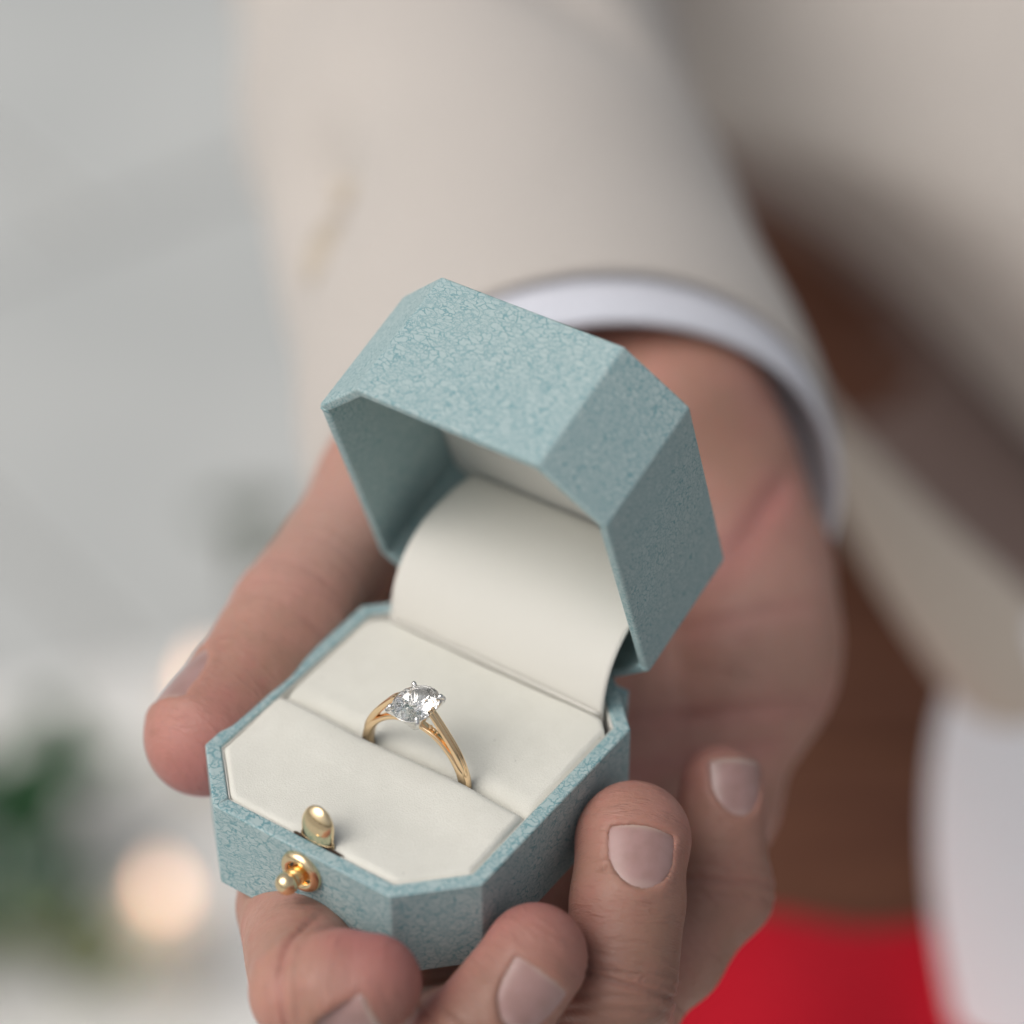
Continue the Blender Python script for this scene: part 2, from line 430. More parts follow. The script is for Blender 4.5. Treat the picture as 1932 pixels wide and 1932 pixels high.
# catch tongue behind the front rim
ct_ = empty('catch', (0.07 * CM, -2.60 * CM, 0), box)
rr = []
for k in range(33):
    t = 1 - (1 - k / 32) ** 1.6; z = -.22 + .79 * t
    hw = .29 * math.sqrt(max(1 - max(0, (t - .55) / .455)**2.1, 0.0004)) if t > .55 else .29
    th = .14 * math.sqrt(max(1 - ((t - .62) / .385)**2, .004)) if t > .62 else .06 + .08 * math.sin(math.pi / 2 * t / .62) ** 2
    lean = -.02 + .12 * (t ** 1.5)
    rr.append([(hw * math.cos(a), lean + th * math.sin(a) * (1.0 if math.sin(a) < 0 else .5), z) for a in np.linspace(0, 2*math.pi, 28, endpoint=False)])
v, f = loft(rr); fixn(pyd('catch_tongue', v, f, BRASS, ct_))
rr = [[((.305) * math.cos(a), -.0 + .10 * math.sin(a), z) for a in np.linspace(0, 2*math.pi, 28, endpoint=False)] for z in (-.3, .0, .015)]
v, f = loft(rr); bevel(fixn(pyd('catch_collar', v, f, BRASS, ct_)), .006 * CM, 2)

# =================================================================== THE RING
ring = empty('engagement_ring'); ring.matrix_world = BM @ Matrix.Translation(Vector((.24 * CM, -.385 * CM, -.142 * CM)))
tag(ring, 'yellow gold engagement ring with an oval diamond, standing in the slot between the velvet pads', 'ring')
def sweep(path, sec, close=False, up=(0, 1, 0)):
    """path: list of (x,z) in the ring plane with per-point (half thickness, half width); rounded section"""
    rr = []; n = len(path)
    for i, (x, z, ht, hw) in enumerate(path):
        a = path[(i - 1) % n] if (close or i) else path[i]; b = path[(i + 1) % n] if (close or i < n - 1) else path[i]
        d = nrm([b[0] - a[0], 0, b[1] - a[1]]); nn = np.array([-d[2], 0, d[0]])
        c = np.array([x, 0, z]); ringp = []
        for q in range(24):
            al = 2 * math.pi * q / 24
            ca, sa = math.cos(al), math.sin(al)
            ex = 2 / sec
            s1 = math.copysign(abs(ca) ** ex, ca); s2 = math.copysign(abs(sa) ** ex, sa)
            ringp.append(tuple(c + nn * ht * s1 + np.array([0, 1, 0]) * hw * s2))
        rr.append(ringp)
    if close: rr.append(rr[0])
    return loft(rr, close_ends=not close)
RI = .842
band = []
for k in range(120):
    a = math.pi/2 + 2 * math.pi * k / 120
    topness = max(0, math.sin(a))
    ht = .075 - .027 * min(1, max(0, (topness - .35) / .35))
    hw = .10 - .028 * min(1, max(0, (topness - .4) / .5))
    band.append(((RI + ht) * math.cos(a), (RI + ht) * math.sin(a), ht, hw))
v, f = sweep(band, 3.2, close=True); fixn(pyd('band', v, f, GOLD, ring))
for s in (1, -1):
    pth = cat([(.905, .10, .05, .098), (.905, .26, .064, .10), (.855, .44, .066, .10), (.76, .64, .064, .098), (.63, .84, .060, .092), (.49, 1.03, .054, .084), (.37, 1.18, .047, .075), (.28, 1.26, .04, .07)], 6)
    # two polished ridges with a groove between them
    for oy in (-.033, .033):
        q = [(s * x, z, ht * .88, .040) for x, z, ht, hw in pth]
        v, f = sweep(q, 2.3); v = [(x, y + oy * (1 if i // 24 > 6 else .6), z) for i, (x, y, z) in enumerate(v)]
        fixn(pyd('shoulder', v, f, GOLD, ring))
# stone: centre (x .02), girdle height
GX, GY, GZ = .03, .0, 1.275
RA, RB = .335, .415
def ov(a, r, z): return (GX + RA * r * math.cos(a), GY + RB * r * math.sin(a), GZ + z)
V = []; F = []
def add(p): V.append(p); return len(V) - 1
NF = 12
st8 = [2 * math.pi * (k + .25) / NF for k in range(NF)]; hf = [a + math.pi / NF for a in st8]
Tt = [add(ov(a, .56, .105)) for a in st8]
Mk = [add(ov(a, .79, .066)) for a in hf]
Gt = [add(ov(a, 1, .006)) for a in st8]; Gh = [add(ov(a, 1, .006)) for a in hf]
Bt = [add(ov(a, 1, -.006)) for a in st8]; Bh = [add(ov(a, 1, -.006)) for a in hf]
Pk = [add(ov(a, .60, -.10)) for a in hf]; Pj = [add(ov(a, .28, -.195)) for a in st8]
Cu = add((GX, GY, GZ - .25))
F.append(tuple(Tt))
for k in range(NF):
    n = (k + 1) % NF; p = k - 1
    F += [(Tt[k], Mk[k], Tt[n]), (Tt[k], Mk[p], Gt[k]), (Tt[k], Gt[k], Mk[k]), (Mk[k], Gt[k], Gh[k]), (Mk[k], Gh[k], Gt[n]),
          (Gt[k], Bt[k], Bh[k], Gh[k]), (Gh[k], Bh[k], Bt[n], Gt[n]),
          (Pk[k], Bt[k], Bh[k]), (Pk[k], Bh[k], Bt[n]), (Pk[k], Pj[k], Bt[k]), (Pk[k], Bt[n], Pj[n]), (Pk[k], Pj[n], Pj[k]), (Cu, Pj[k], Pj[n])]
dm = M('diamond'); tc = dm.n('TexCoord')
dn = dm.n('TexNoise', i_Vector=(tc, 3), i_Scale=3000.0, i_Detail=1.0)
dm.set(Roughness=0.0, IOR=1.7, Transmission_Weight=1.0); dm.b.inputs['Base Color'].default_value = (1, 1, 1, 1)
dm.b.inputs['Specular IOR Level'].default_value = .6
dm.bump(dn, 0.00002, .3)
gem = fixn(pyd('oval_diamond', V, F, dm.m, ring, smooth=False))
# basket and prongs
def tube(P, rad, n=12, sec=2.0):
    P = [np.array(p, float) for p in P]; rr = []
    up = np.array([.3, .2, .93])
    for i, p in enumerate(P):
        d = nrm(P[min(i+1, len(P)-1)] - P[max(i-1, 0)]); a = nrm(np.cross(d, up)); b = np.cross(d, a)
        r = rad[i] if hasattr(rad, '__len__') else rad
        rr.append([tuple(p + a * r * math.cos(t) + b * r * math.sin(t)) for t in np.linspace(0, 2*math.pi, n, endpoint=False)])
    return loft(rr)
for sx in (1, -1):
    for sy in (1, -1):
        top = np.array([GX + sx * .242, GY + sy * .298, GZ + .028]); bot = np.array([GX + sx * .06, GY + sy * .05, GZ - .40])
        pts = cat([bot, bot * .55 + top * .45 + [sx * .015, sy * .02, -.02], top + [sx * .028, sy * .03, -.08], top + [sx * .012, sy * .012, -.012], top + [-sx * .026, -sy * .03, .014]], 5)
        rad = [.05 - .012 * min(1, i / 8) + (.006 if i > 14 else 0) for i in range(len(pts))]
        rad[-1] = .012; rad[-2] = .030; rad[-3] = .038
        v, f = tube(pts, rad, 14); fixn(pyd('prong', v, f, PLAT, ring))
rr = []
for k in range(49):
    a = 2 * math.pi * k / 48
    c = np.array([GX + RA * .80 * math.cos(a), GY + RB * .80 * math.sin(a), GZ - .085])
    o = np.array([math.cos(a), math.sin(a), 0])
    rr.append([tuple(c + o * .03 * math.cos(t) + np.array([0, 0, 1]) * .035 * math.sin(t)) for t in np.linspace(0, 2*math.pi, 10, endpoint=False)])
v, f = loft(rr, close_ends=False); fixn(pyd('gallery_rail', v, f, PLAT, ring))
v, f = loft(lathe([(.0001, -.48), (.22, -.48), (.32, -.42), (.50, -.30), (.74, -.17), (.93, -.07), (.95, -.045), (.90, -.045), (.70, -.15), (.46, -.265), (.2, -.33), (.0001, -.34)], 40), close_ends=False)
fixn(pyd('head_cup', [(x * RA + GX, y * RB + GY, z + GZ) for x, y, z in v], f, PLAT, ring))
for s in (1, -1):   # small scroll beads under the shoulders
    for (x, z, r) in ((.30, .92, .035), (.36, .90, .028), (.42, .87, .022)):
        v, f = loft(lathe([(r * math.sin(t), -r * math.cos(t)) for t in np.linspace(.05, math.pi - .05, 9)], 14)); pyd('bead', [(q[0] + s * x, q[1], q[2] + z) for q in v], f, GOLD, ring)

# =================================================================== THE PERSON
PROOT = np.array([W(1500, 900, 90)[0], W(1500, 900, 90)[1] + .1, 0.0])
person = empty('person', tuple(PROOT))
tag(person, 'person in beige suit jacket and white shirt holding the open box on one cupped hand', 'person')

# ---- hand as one continuous surface grown from an implicit body
def P(*a): return BX(*a)
# name: (px, py, depth, radius)
J = dict(
 thCMC=(1000, 850, 49.0, 1.75), thMID=(850, 880, 47.2, 1.55), thMCP=(745, 915, 45.4, 1.22), thPRX=(640, 1045, 44.2, 1.04), thIP=(553, 1168, 43.1, 1.06), thMD=(473, 1297, 42.1, 1.01), thT=(388, 1387, 41.3, .97),
 wr=(1085, 770, 50.4, 2.0), wu=(1250, 812, 49.6, 1.9), fr=(1010, 520, 56.0, 2.4), fu=(1180, 560, 55.4, 2.3),
 m2b=(1060, 930, 49.6, 1.35), m3b=(1150, 960, 49.9, 1.4), m4b=(1250, 980, 49.8, 1.4), m5b=(1400, 1080, 48.5, 1.52), m5m=(1425, 1280, 46.8, 1.28), wx=(1335, 925, 49.3, 1.65),
 m2=(840, 1480, 43.9, 1.12), m3=(1010, 1540, 44.2, 1.15), m4=(1200, 1580, 45.4, 1.1), m5=(1345, 1515, 45.9, .98),
)
def jp(k): q = J[k]; return P(*q[:3]), q[3]
CAPS_PALM = [('thCMC', 'thMID'), ('thMID', 'thMCP'), ('wr', 'wu'), ('fr', 'wr'), ('fu', 'wu'), ('fr', 'fu'), ('wr', 'm2b'), ('wu', 'm5b'), ('m2b', 'm2'), ('m3b', 'm3'), ('m4b', 'm4'),
             ('m5b', 'm5m'), ('m5m', 'm5'), ('thCMC', 'm3b'), ('thMID', 'm2'), ('m2', 'm3'), ('m3', 'm4'), ('m4', 'm5'), ('wu', 'm4b'), ('wu', 'wx'), ('wx', 'm5b')]
palm = [(jp(a), jp(b)) for a, b in CAPS_PALM]
# fingers in ring-box coordinates where they wrap the box
def bxp(x, y, z, r): return (np.array([x, y, z], float), r)
CH = dict(
 index=[jp('m2'), bxp(-1.0, -1.95, -2.62, .93), (P(574, 1866, 37.7), .80), (P(640, 1862, 37.5), .77), (P(704, 1855, 37.3), .70)],
 middle=[jp('m3'), bxp(2.0, -2.3, -3.6, .95), (P(885, 1975, 37.9), .86), (P(1008, 1812, 38.05), .765)],
 ring=[jp('m4'), bxp(4.15, -.9, -4.3, .98), (P(1168, 1860, 39.1), .87), (P(1184, 1700, 39.35), .865), (P(1192, 1592, 39.75), .84)],
 pinky=[jp('m5'), (P(1262, 1795, 41.7), .91), (P(1360, 1668, 42.0), .78), (P(1362, 1530, 42.3), .70), (P(1362, 1485, 42.4), .68)],
 thumb=[jp('thMCP'), jp('thPRX'), jp('thIP'), jp('thMD'), jp('thT')])

def cap(p, a, b):
    """round cone distance"""
    (pa, ra), (pb, rb) = a, b
    ba = pb - pa; l2 = float(ba @ ba); rr_ = ra - rb; a2 = l2 - rr_ * rr_; il2 = 1 / l2
    pa_ = p - pa.astype(np.float32); y = pa_ @ ba.astype(np.float32); z = y - l2
    q = pa_ * l2 - y[:, None] * ba.astype(np.float32); x2 = np.einsum('ij,ij->i', q, q)
    y2 = y * y * l2; z2 = z * z * l2
    k = math.copysign(1, rr_) * rr_ * rr_ * x2
    d = (np.sqrt(x2 * a2 * il2) + y * rr_) * il2 - ra
    m1 = np.sign(z) * a2 * z2 > k
    m2 = (~m1) & (np.sign(y) * a2 * y2 < k)
    d[m1] = np.sqrt(x2[m1] + z2[m1]) * il2 - rb
    d[m2] = np.sqrt(x2[m2] + y2[m2]) * il2 - ra
    return d
def smin(a, b, k):
    h = np.maximum(k - np.abs(a - b), 0) / k
    return np.minimum(a, b) - h * h * k * .25
def smax(a, b, k): return -smin(-a, -b, k)
VIEW = BR.T @ np.array([0, 0, 1.0])     # towards the lens, box frame
def viewdir(c): return nrm(BR.T @ (-(BR @ c + BT)))
NAILS = {}
def nail(name, chain, t_from_tip, roll, w_, l_, depth=.0, curve=.62, push=0.0):
    (a, ra), (b, rb) = chain[-2], chain[-1]
    ax = nrm(b - a); c = b + ax * t_from_tip
    L = np.linalg.norm(b - a); tt = np.clip(1 + t_from_tip / L, 0, 1); r = ra + (rb - ra) * tt
    n0 = viewdir(c); n0 = nrm(n0 - ax * (n0 @ ax)); s0 = np.cross(ax, n0)
    n = n0 * math.cos(roll) + s0 * math.sin(roll); s = np.cross(n, ax)
    NAILS[name] = dict(c=c + n * (r - depth), u=ax, v=s, n=n, w=w_, l=l_, k=1 / (2 * curve), ku=.05 + push)
nail('ring', CH['ring'], -.46, R_(12), .48, .50, .015, .78)
nail('pinky', CH['pinky'], -.10, R_(24), .41, .47, .015, .60)
nail('middle', CH['middle'], -.48, R_(20), .46, .48, .02, .74)
nail('index', CH['index'], -.28, R_(54), .45, .50, .015, .70)
nail('thumb', CH['thumb'], -.36, R_(80), .55, .64, .03, .95)
def nail_out(u, v, N):
    """outline distance: <0 inside; rounded cuticle, slightly flared sides, nearly straight free edge"""
    l, w = N['l'], N['w'] * (1 + .05 * np.clip(u / N['l'], -1, 1))
    u0 = .15 * l
    side = np.where(u > u0, np.abs(v) - w, (np.sqrt((np.minimum(u - u0, 0) / (l + u0)) ** 2 + (v / w) ** 2) - 1) * w)
    top = u - l * (.96 - .10 * (v / w) ** 2)
    k = .06; h = np.maximum(k - np.abs(side - top), 0) / k
    return np.maximum(side, top) + h * h * k * .25
def nail_h(u, v, N): return -N['k'] * v * v - N['ku'] * u * u - .012 - .05 * u
CREASE = []
def crease(chain, i, t, amp, wd, R=1.3, tilt=0.0):
    (a, ra), (b, rb) = chain[i], chain[i + 1]; c = a + (b - a) * t; ax = nrm(b - a)
    vd = viewdir(c); s = nrm(np.cross(ax, vd)); ax = nrm(ax + s * tilt)
    CREASE.append((c, ax, amp, wd, R))
for t, am in ((.02, .075), (.14, .035), (-.14, .04), (-.3, .03), (.27, .02), (-.45, .02)): crease(CH['ring'], 2, t, am, .045, 1.15, .12 * (1 if t > 0 else -1))
for t, am in ((-.05, .05), (.2, .02), (-.3, .03)): crease(CH['pinky'], 2, t * .8, am, .05, 1.1)
for t, am in ((.02, .04), (.16, .02), (-.12, .02)): crease(CH['thumb'], 2, t, am, .10, 1.2, -.15)
for t, am in ((-.15, .04), (.35, .03), (-.6, .03)): crease(CH['thumb'], 2, t, am * .6, .045, 1.5, .15)
for t, am in ((.0, .05), (.1, .02)): crease(CH['index'], 2, t, am, .05, 1.2)
for t in (-.10, -.2, -.32): crease(CH['index'], 2, t, .018, .035, 1.4, .2)
crease(CH['middle'], 2, .0, .04, .05, 1.1)
# palm lines seen to the right of the box
def pcrease(a, b, amp, wd, R):
    A_, B2 = P(*a), P(*b); d = nrm(B2 - A_); c = (A_ + B2) / 2; nn = nrm(np.cross(d, viewdir(c))); CREASE.append((c, nn, amp, wd, R))
pcrease((1200, 1360, 44.4), (1560, 1330, 45.5), .06, .13, 2.3)
pcrease((1200, 1200, 44.6), (1500, 1150, 46.0), .05, .12, 2.0)
pcrease((1220, 1450, 44.4), (1480, 1400, 45.0), .05, .10, 1.8)
pcrease((1360, 1090, 46.5), (1460, 940, 48.0), .09, .22, 1.6)
EXTRA = [ # fat pads: centre, radius, blend
 (P(640, 1858, 37.4), .72, .25), (P(1012, 1797, 38.2), .72, .15), (P(1380, 1690, 41.9), .64, .3),
 (P(1440, 1180, 47.2), 1.3, .8), (P(1195, 1580, 39.9), .86, .15)]
def hand_sdf(p):
    p = p.astype(np.float32)
    D = None
    for a, b in palm:
        d = cap(p, a, b); D = d if D is None else smin(D, d, .55)
    for i in (3,):
        c, r, k = EXTRA[i]; D = smin(D, np.linalg.norm(p - c.astype(np.float32), axis=1) - r, k)
    for nm in ('index', 'middle', 'ring', 'pinky'):
        ch = CH[nm]; D = smin(D, cap(p, ch[0], ch[1]), .45)
    ch = CH['thumb']; D = smin(D, cap(p, ch[0], ch[1]), .5)
    F_ = None
    for nm in ('index', 'middle', 'ring', 'pinky', 'thumb'):
        ch = CH[nm]; d = None
        for i in range(1, len(ch) - 1):
            e = cap(p, ch[i], ch[i + 1]); d = e if d is None else smin(d, e, .10)
        if nm == 'index': c, r, k = EXTRA[0]; d = smin(d, np.linalg.norm(p - c.astype(np.float32), axis=1) - r, k)
        if nm == 'middle': c, r, k = EXTRA[1]; d = smin(d, np.linalg.norm(p - c.astype(np.float32), axis=1) - r, k)
        if nm == 'pinky': c, r, k = EXTRA[2]; d = smin(d, np.linalg.norm(p - c.astype(np.float32), axis=1) - r, k)
        if nm == 'ring': c, r, k = EXTRA[4]; d = smin(d, np.linalg.norm(p - c.astype(np.float32), axis=1) - r, k)
        N = NAILS[nm]; q = p - N['c'].astype(np.float32)
        near = np.einsum('ij,ij->i', q, q) < 4
        if near.any():
            qq = q[near]; u, v_, z = qq @ N['u'], qq @ N['v'], qq @ N['n']
            o = nail_out(u, v_, N); hz = nail_h(u, v_, N)
            pk = np.maximum(o, hz - z)
            dn_ = d[near]
            # soft raised fold round the nail, then the pocket
            dn_ = dn_ - .022 * np.exp(-((o - .09) / .09) ** 2) * np.exp(-(np.maximum(-z - .35, 0) / .15) ** 2) * (z > -.9)
            d[near] = smax(dn_, -pk, .035)
        F_ = d if F_ is None else smin(F_, d, .06)
    D = smin(D, F_, .10)
    for c, ax, amp, wd, R in CREASE:
        q = p - c.astype(np.float32); s = q @ ax.astype(np.float32); r2 = np.einsum('ij,ij->i', q, q)
        # lines waver a little
        s = s + .05 * np.sin(q[:, 0] * 2.1 + q[:, 1] * 1.3) * .6
        D = D + amp * np.exp(-(s / wd) ** 2) * np.exp(-(r2 / (R * R)) ** 2)
    # gentle unevenness of flesh
    D = D + .022 * np.sin(p[:, 0] * 1.9 + 1) * np.sin(p[:, 1] * 1.7) * np.sin(p[:, 2] * 2.1 + .5)
    return D

H_ = .052; NB = 8
allp = [q[0] for ab in palm for q in ab] + [q[0] for c in CH.values() for q in c]
lo = np.min(allp, 0) - 2.6; hi = np.max(allp, 0) + 2.6
nb = np.ceil((hi - lo) / (H_ * NB)).astype(int); dims = nb * NB
bc = np.stack(np.meshgrid(*[np.arange(n) for n in nb], indexing='ij'), -1).reshape(-1, 3)
cen = lo + (bc + .5) * H_ * NB
dc = hand_sdf(cen)
G = np.repeat(np.repeat(np.repeat(np.where(dc.reshape(nb) > 0, 1.0, -1.0).astype(np.float32), NB, 0), NB, 1), NB, 2)
act = bc[np.abs(dc) < H_ * NB * .9 + .2]
loc = np.stack(np.meshgrid(*[np.arange(NB)] * 3, indexing='ij'), -1).reshape(-1, 3)
for s in range(0, len(act), 600):
    idx = (act[s:s + 600, None, :] * NB + loc[None]).reshape(-1, 3)
    G[idx[:, 0], idx[:, 1], idx[:, 2]] = hand_sdf(lo + idx * H_)
def surface_nets(G, lo, h):
    S = G < 0
    c = [S[x:S.shape[0] - 1 + x, y:S.shape[1] - 1 + y, z:S.shape[2] - 1 + z] for x in (0, 1) for y in (0, 1) for z in (0, 1)]
    cnt = sum(q.astype(np.int8) for q in c); cells = np.argwhere((cnt > 0) & (cnt < 8))
    vid = -np.ones(cnt.shape, np.int32); vid[tuple(cells.T)] = np.arange(len(cells))
    acc = np.zeros((len(cells), 3)); num = np.zeros(len(cells))
    cor = [(x, y, z) for x in (0, 1) for y in (0, 1) for z in (0, 1)]
    val = {q: G[cells[:, 0] + q[0], cells[:, 1] + q[1], cells[:, 2] + q[2]] for q in cor}
    for a in cor:
        for k in range(3):
            if a[k]: continue
            b = list(a); b[k] = 1; b = tuple(b); va, vb = val[a], val[b]; m = (va < 0) != (vb < 0)
            t = va / (va - vb + 1e-12); pt = np.array(a, float)[None] + np.zeros((len(cells), 1)); pt[:, k] = t
            acc[m] += pt[m]; num[m] += 1
    V = lo + (cells + acc / num[:, None]) * h
    F = []
    for k in range(3):
        sl0 = [slice(None)] * 3; sl1 = [slice(None)] * 3; sl0[k] = slice(0, -1); sl1[k] = slice(1, None)
        e = np.argwhere(S[tuple(sl0)] != S[tuple(sl1)]); i, j = [x for x in range(3) if x != k]
        e = e[(e[:, i] > 0) & (e[:, j] > 0) & (e[:, i] < S.shape[i] - 1) & (e[:, j] < S.shape[j] - 1)]
        def g(di, dj): q = e.copy(); q[:, i] -= di; q[:, j] -= dj; return vid[tuple(q.T)]
        q = np.stack([g(0, 0), g(1, 0), g(1, 1), g(0, 1)], 1)
        ins = S[tuple(e.T)]; flip = ins if k != 1 else ~ins
        q[flip] = q[flip][:, ::-1]; F.append(q)
    F = np.concatenate(F); F = F[(F >= 0).all(1)]
    return V, F
HV, HF = surface_nets(G, lo, H_); del G
for _ in range(2):
    e = .02; g = np.stack([(hand_sdf(HV + np.eye(3)[k] * e) - hand_sdf(HV - np.eye(3)[k] * e)) / (2 * e) for k in range(3)], 1)
    d = hand_sdf(HV); HV = HV - np.clip(d, -.03, .03)[:, None] * g / np.maximum((g * g).sum(1), .2)[:, None]
CW = CAMR @ BR
def box2w(v): return (np.asarray(v) @ CW.T + BOXPOS) * CM
me = bpy.data.meshes.new('hand'); HW = box2w(HV) - PROOT
me.vertices.add(len(HW)); me.vertices.foreach_set('co', HW.astype(np.float32).ravel())
me.loops.add(len(HF) * 4); me.loops.foreach_set('vertex_index', HF.astype(np.int32).ravel())
me.polygons.add(len(HF)); me.polygons.foreach_set('loop_start', np.arange(0, len(HF) * 4, 4, dtype=np.int32)); me.update(calc_edges=True); me.validate()
# redder finger pads and knuckle lines; tanned finger backs with shade painted in
red = np.zeros(len(HV)); tan_shade = np.zeros(len(HV)); pale = np.zeros(len(HV))
for nm, amt in (('index', .9), ('middle', .9), ('ring', .6), ('pinky', .6), ('thumb', .85)):
    t = CH[nm][-1][0]; N = NAILS[nm]; dd = np.linalg.norm(HV - (t - N['n'] * .35 + N['u'] * .2), axis=1); red = np.maximum(red, amt * np.exp(-(dd / 1.05) ** 3))
for c, ax, amp, wd, R in CREASE:
    q = HV - c; red = np.maximum(red, min(.8, amp * 6) * np.exp(-((q @ ax) / (wd * 2.2)) ** 2) * np.exp(-((q * q).sum(1) / (R * R)) ** 2))
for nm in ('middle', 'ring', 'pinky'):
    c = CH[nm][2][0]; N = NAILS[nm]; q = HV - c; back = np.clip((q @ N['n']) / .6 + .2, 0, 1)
    tan_shade = np.maximum(tan_shade, (.5 if nm == 'pinky' else .8) * back * np.exp(-((q * q).sum(1) / 4.5)))
q = HV - P(1440, 1180, 45.5); pale = np.maximum(pale, .35 * np.exp(-(q * q).sum(1) / 6))
q = HV - P(640, 960, 43); pale = np.maximum(pale, .6 * np.exp(-(q * q).sum(1) / 4))
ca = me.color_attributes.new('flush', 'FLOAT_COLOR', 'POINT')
ca.data.foreach_set('color', np.stack([red, tan_shade, pale, np.ones(len(HV))], 1).astype(np.float32).ravel())
# coordinates that run along and round each finger, for the fine lines of the skin
best = np.full(len(HV), 1e9); AL = np.zeros((len(HV), 3))
segs = [(a, b, 0.0, 5 * i) for i, (a, b) in enumerate(palm)]
for q_, nm in enumerate(CH):
    acc = 0.0
    for a, b in zip(CH[nm][:-1], CH[nm][1:]):
        segs.append((a, b, acc, 200 + 20 * q_)); acc += np.linalg.norm(b[0] - a[0])
for a, b, s0_, off_ in segs:
    ax = b[0] - a[0]; L_ = np.linalg.norm(ax); ax = ax / L_; q = HV - a[0]; t_ = q @ ax
    tc_ = np.clip(t_, 0, L_); dd = np.linalg.norm(q - tc_[:, None] * ax, axis=1) - (a[1] + (b[1] - a[1]) * tc_ / L_)
    sd_ = nrm(np.cross(ax, VIEW)); up_ = np.cross(sd_, ax); m_ = dd < best - .02; best[m_] = dd[m_]
    AL[m_] = np.stack([t_ + s0_ + off_, q @ sd_, q @ up_], 1)[m_]
at_ = me.attributes.new('along', 'FLOAT_VECTOR', 'POINT'); at_.data.foreach_set('vector', AL.astype(np.float32).ravel())
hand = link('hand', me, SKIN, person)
# nails
nm_ = M('fingernail'); tc = nm_.n('TexCoord'); n1 = nm_.n('TexNoise', i_Vector=(tc, 3), i_Scale=300.0, i_Detail=3.0)
at = nm_.n('Attribute', attribute_name='tip'); sc_ = nm_.n('SeparateColor', i_Color=(at, 0))
c = nm_.mix(nm_.ramp(n1, .3, .7), (0.38, .225, .205), (0.44, .265, .25))
mm = nm_.math('MULTIPLY', sc_, 1.0); c = nm_.mix(mm, c, (.50, .36, .31))
m2 = nm_.t.nodes.new('ShaderNodeMath'); m2.operation = 'MULTIPLY'; m2.inputs[1].default_value = .7; nm_.t.links.new(sc_.outputs[1], m2.inputs[0])
c = nm_.mix(m2, c, (.52, .36, .33))
nm_.col(c).set(Roughness=.32, Subsurface_Weight=.25, Coat_Weight=.3, Coat_Roughness=.22); nm_.b.inputs['Subsurface Scale'].default_value = .001
nm_.b.inputs['Subsurface Radius'].default_value = (1, .5, .4)
for key, N in NAILS.items():
    rows = []; tips = []
    for i in range(25):
        ru = -1 + 2 * i / 24; row = []
        for j in range(21):
            rv = -1 + 2 * j / 20
            # square -> outline mapping by scaling rays
            m = max(abs(ru), abs(rv), 1e-6); lo_, hi_ = 0, 2
            uu, vv = ru / m, rv / m
            for _ in range(18):
                mid = (lo_ + hi_) / 2
                if nail_out(np.array(uu * mid * N['l']), np.array(vv * mid * N['w']), N) < .02: lo_ = mid
                else: hi_ = mid
            u = uu * lo_ * m * N['l']; v_ = vv * lo_ * m * N['w']
            z = nail_h(u, v_, N) + .018 * (1 - m ** 6)
            row.append(N['c'] + N['u'] * u + N['v'] * v_ + N['n'] * z)
            tips.append((max(0, min(1, (u / N['l'] - .80) / .1)), max(0, 1 - ((u / N['l'] + 1.0) / .32) ** 2) if u < 0 else 0, 0, 1))
        rows.append(row)
    v, f = loft(rows, close_ends=False, closed=False)
    o = pyd('fingernail', box2w(v) - PROOT, f, nm_.m, hand, scale=1)
    ca = o.data.color_attributes.new('tip', 'FLOAT_COLOR', 'POINT'); ca.data.foreach_set('color', np.array(tips, np.float32).ravel())
    solid(o, .02 * CM, -1)

# ---- sleeve and cuff
def camvec(v): return CAMR @ np.asarray(v, float)
AX = nrm(np.array([-3.5, 13.3, -19]))
S0 = camp(1098, 935, 51)
E1 = nrm(np.cross(AX, [0, 0, 1.0])); E1 = E1 if E1[0] > 0 else -E1; E2 = np.cross(E1, AX); E2 = E2 if E2[1] > 0 else -E2
def tubecam(name, stations, n, mat, fold=None, parent=person, thick=.12, sub=1):
    """stations: (centre cam, r1, r2)"""
    rr = []
    for i, (c, r1, r2) in enumerate(stations):
        row = []
        for k in range(n):
            a = 2 * math.pi * k / n; rad = 1 + (fold(i / (len(stations) - 1), a) if fold else 0)
            q = c + E1 * r1 * math.cos(a) * rad + E2 * r2 * math.sin(a) * rad
            row.append((CAMR @ q + CAMPOS) * CM - PROOT)
        rr.append(row)
    v, f = loft(rr, close_ends=False)
    o = fixn(pyd(name, v, f, mat, parent, scale=1)); solid(o, thick * CM, 0); subs(o, sub); return o
JACK = cloth('beige_wool', (.60, .55, .51)); SHIRT = cloth('white_cotton', (.78, .79, .87), 1400)
LIN = cloth('brown_lining', (.22, .145, .125), rough=.8)
CUFF0 = S0 - AX * 1.25
st_ = [(CUFF0 + AX * t, 4.78 + .02 * t, 4.66 + .02 * t) for t in np.linspace(0, 7, 12)]
tubecam('shirt_cuff', st_, 64, SHIRT, lambda t, a: .012 * math.sin(3 * a + 1), thick=.22)
def sleeve_fold(t, a):
    s = t * 60
    f = .035 * math.exp(-((s - 9) / 3.0) ** 2) * math.cos(2 * a - 2.6) + .05 * math.exp(-((s - 18) / 2.5) ** 2) * math.sin(2 * a + .6) + .05 * math.exp(-((s - 24) / 3) ** 2) * math.cos(3 * a)
    f -= .30 * math.exp(-((s - 17.5) / 1.9) ** 2) * math.exp(-((a - 1.35) / .45) ** 2)
    f -= .2 * math.exp(-((s - 13 - 5 * (a - 1.0)) / 1.3) ** 2) * math.exp(-((a - 1.0) / .5) ** 2)
    f -= .26 * math.exp(-((s - 9) / 2.2) ** 2) * math.exp(-((a - 2.45) / .3) ** 2)
    f -= .22 * math.exp(-((s - 22) / 1.8) ** 2) * math.exp(-((a - 1.9) / .7) ** 2)
    f += .02 * math.sin(s * .8 + 2 * a) * min(1, s / 6)
    return f
stn = []
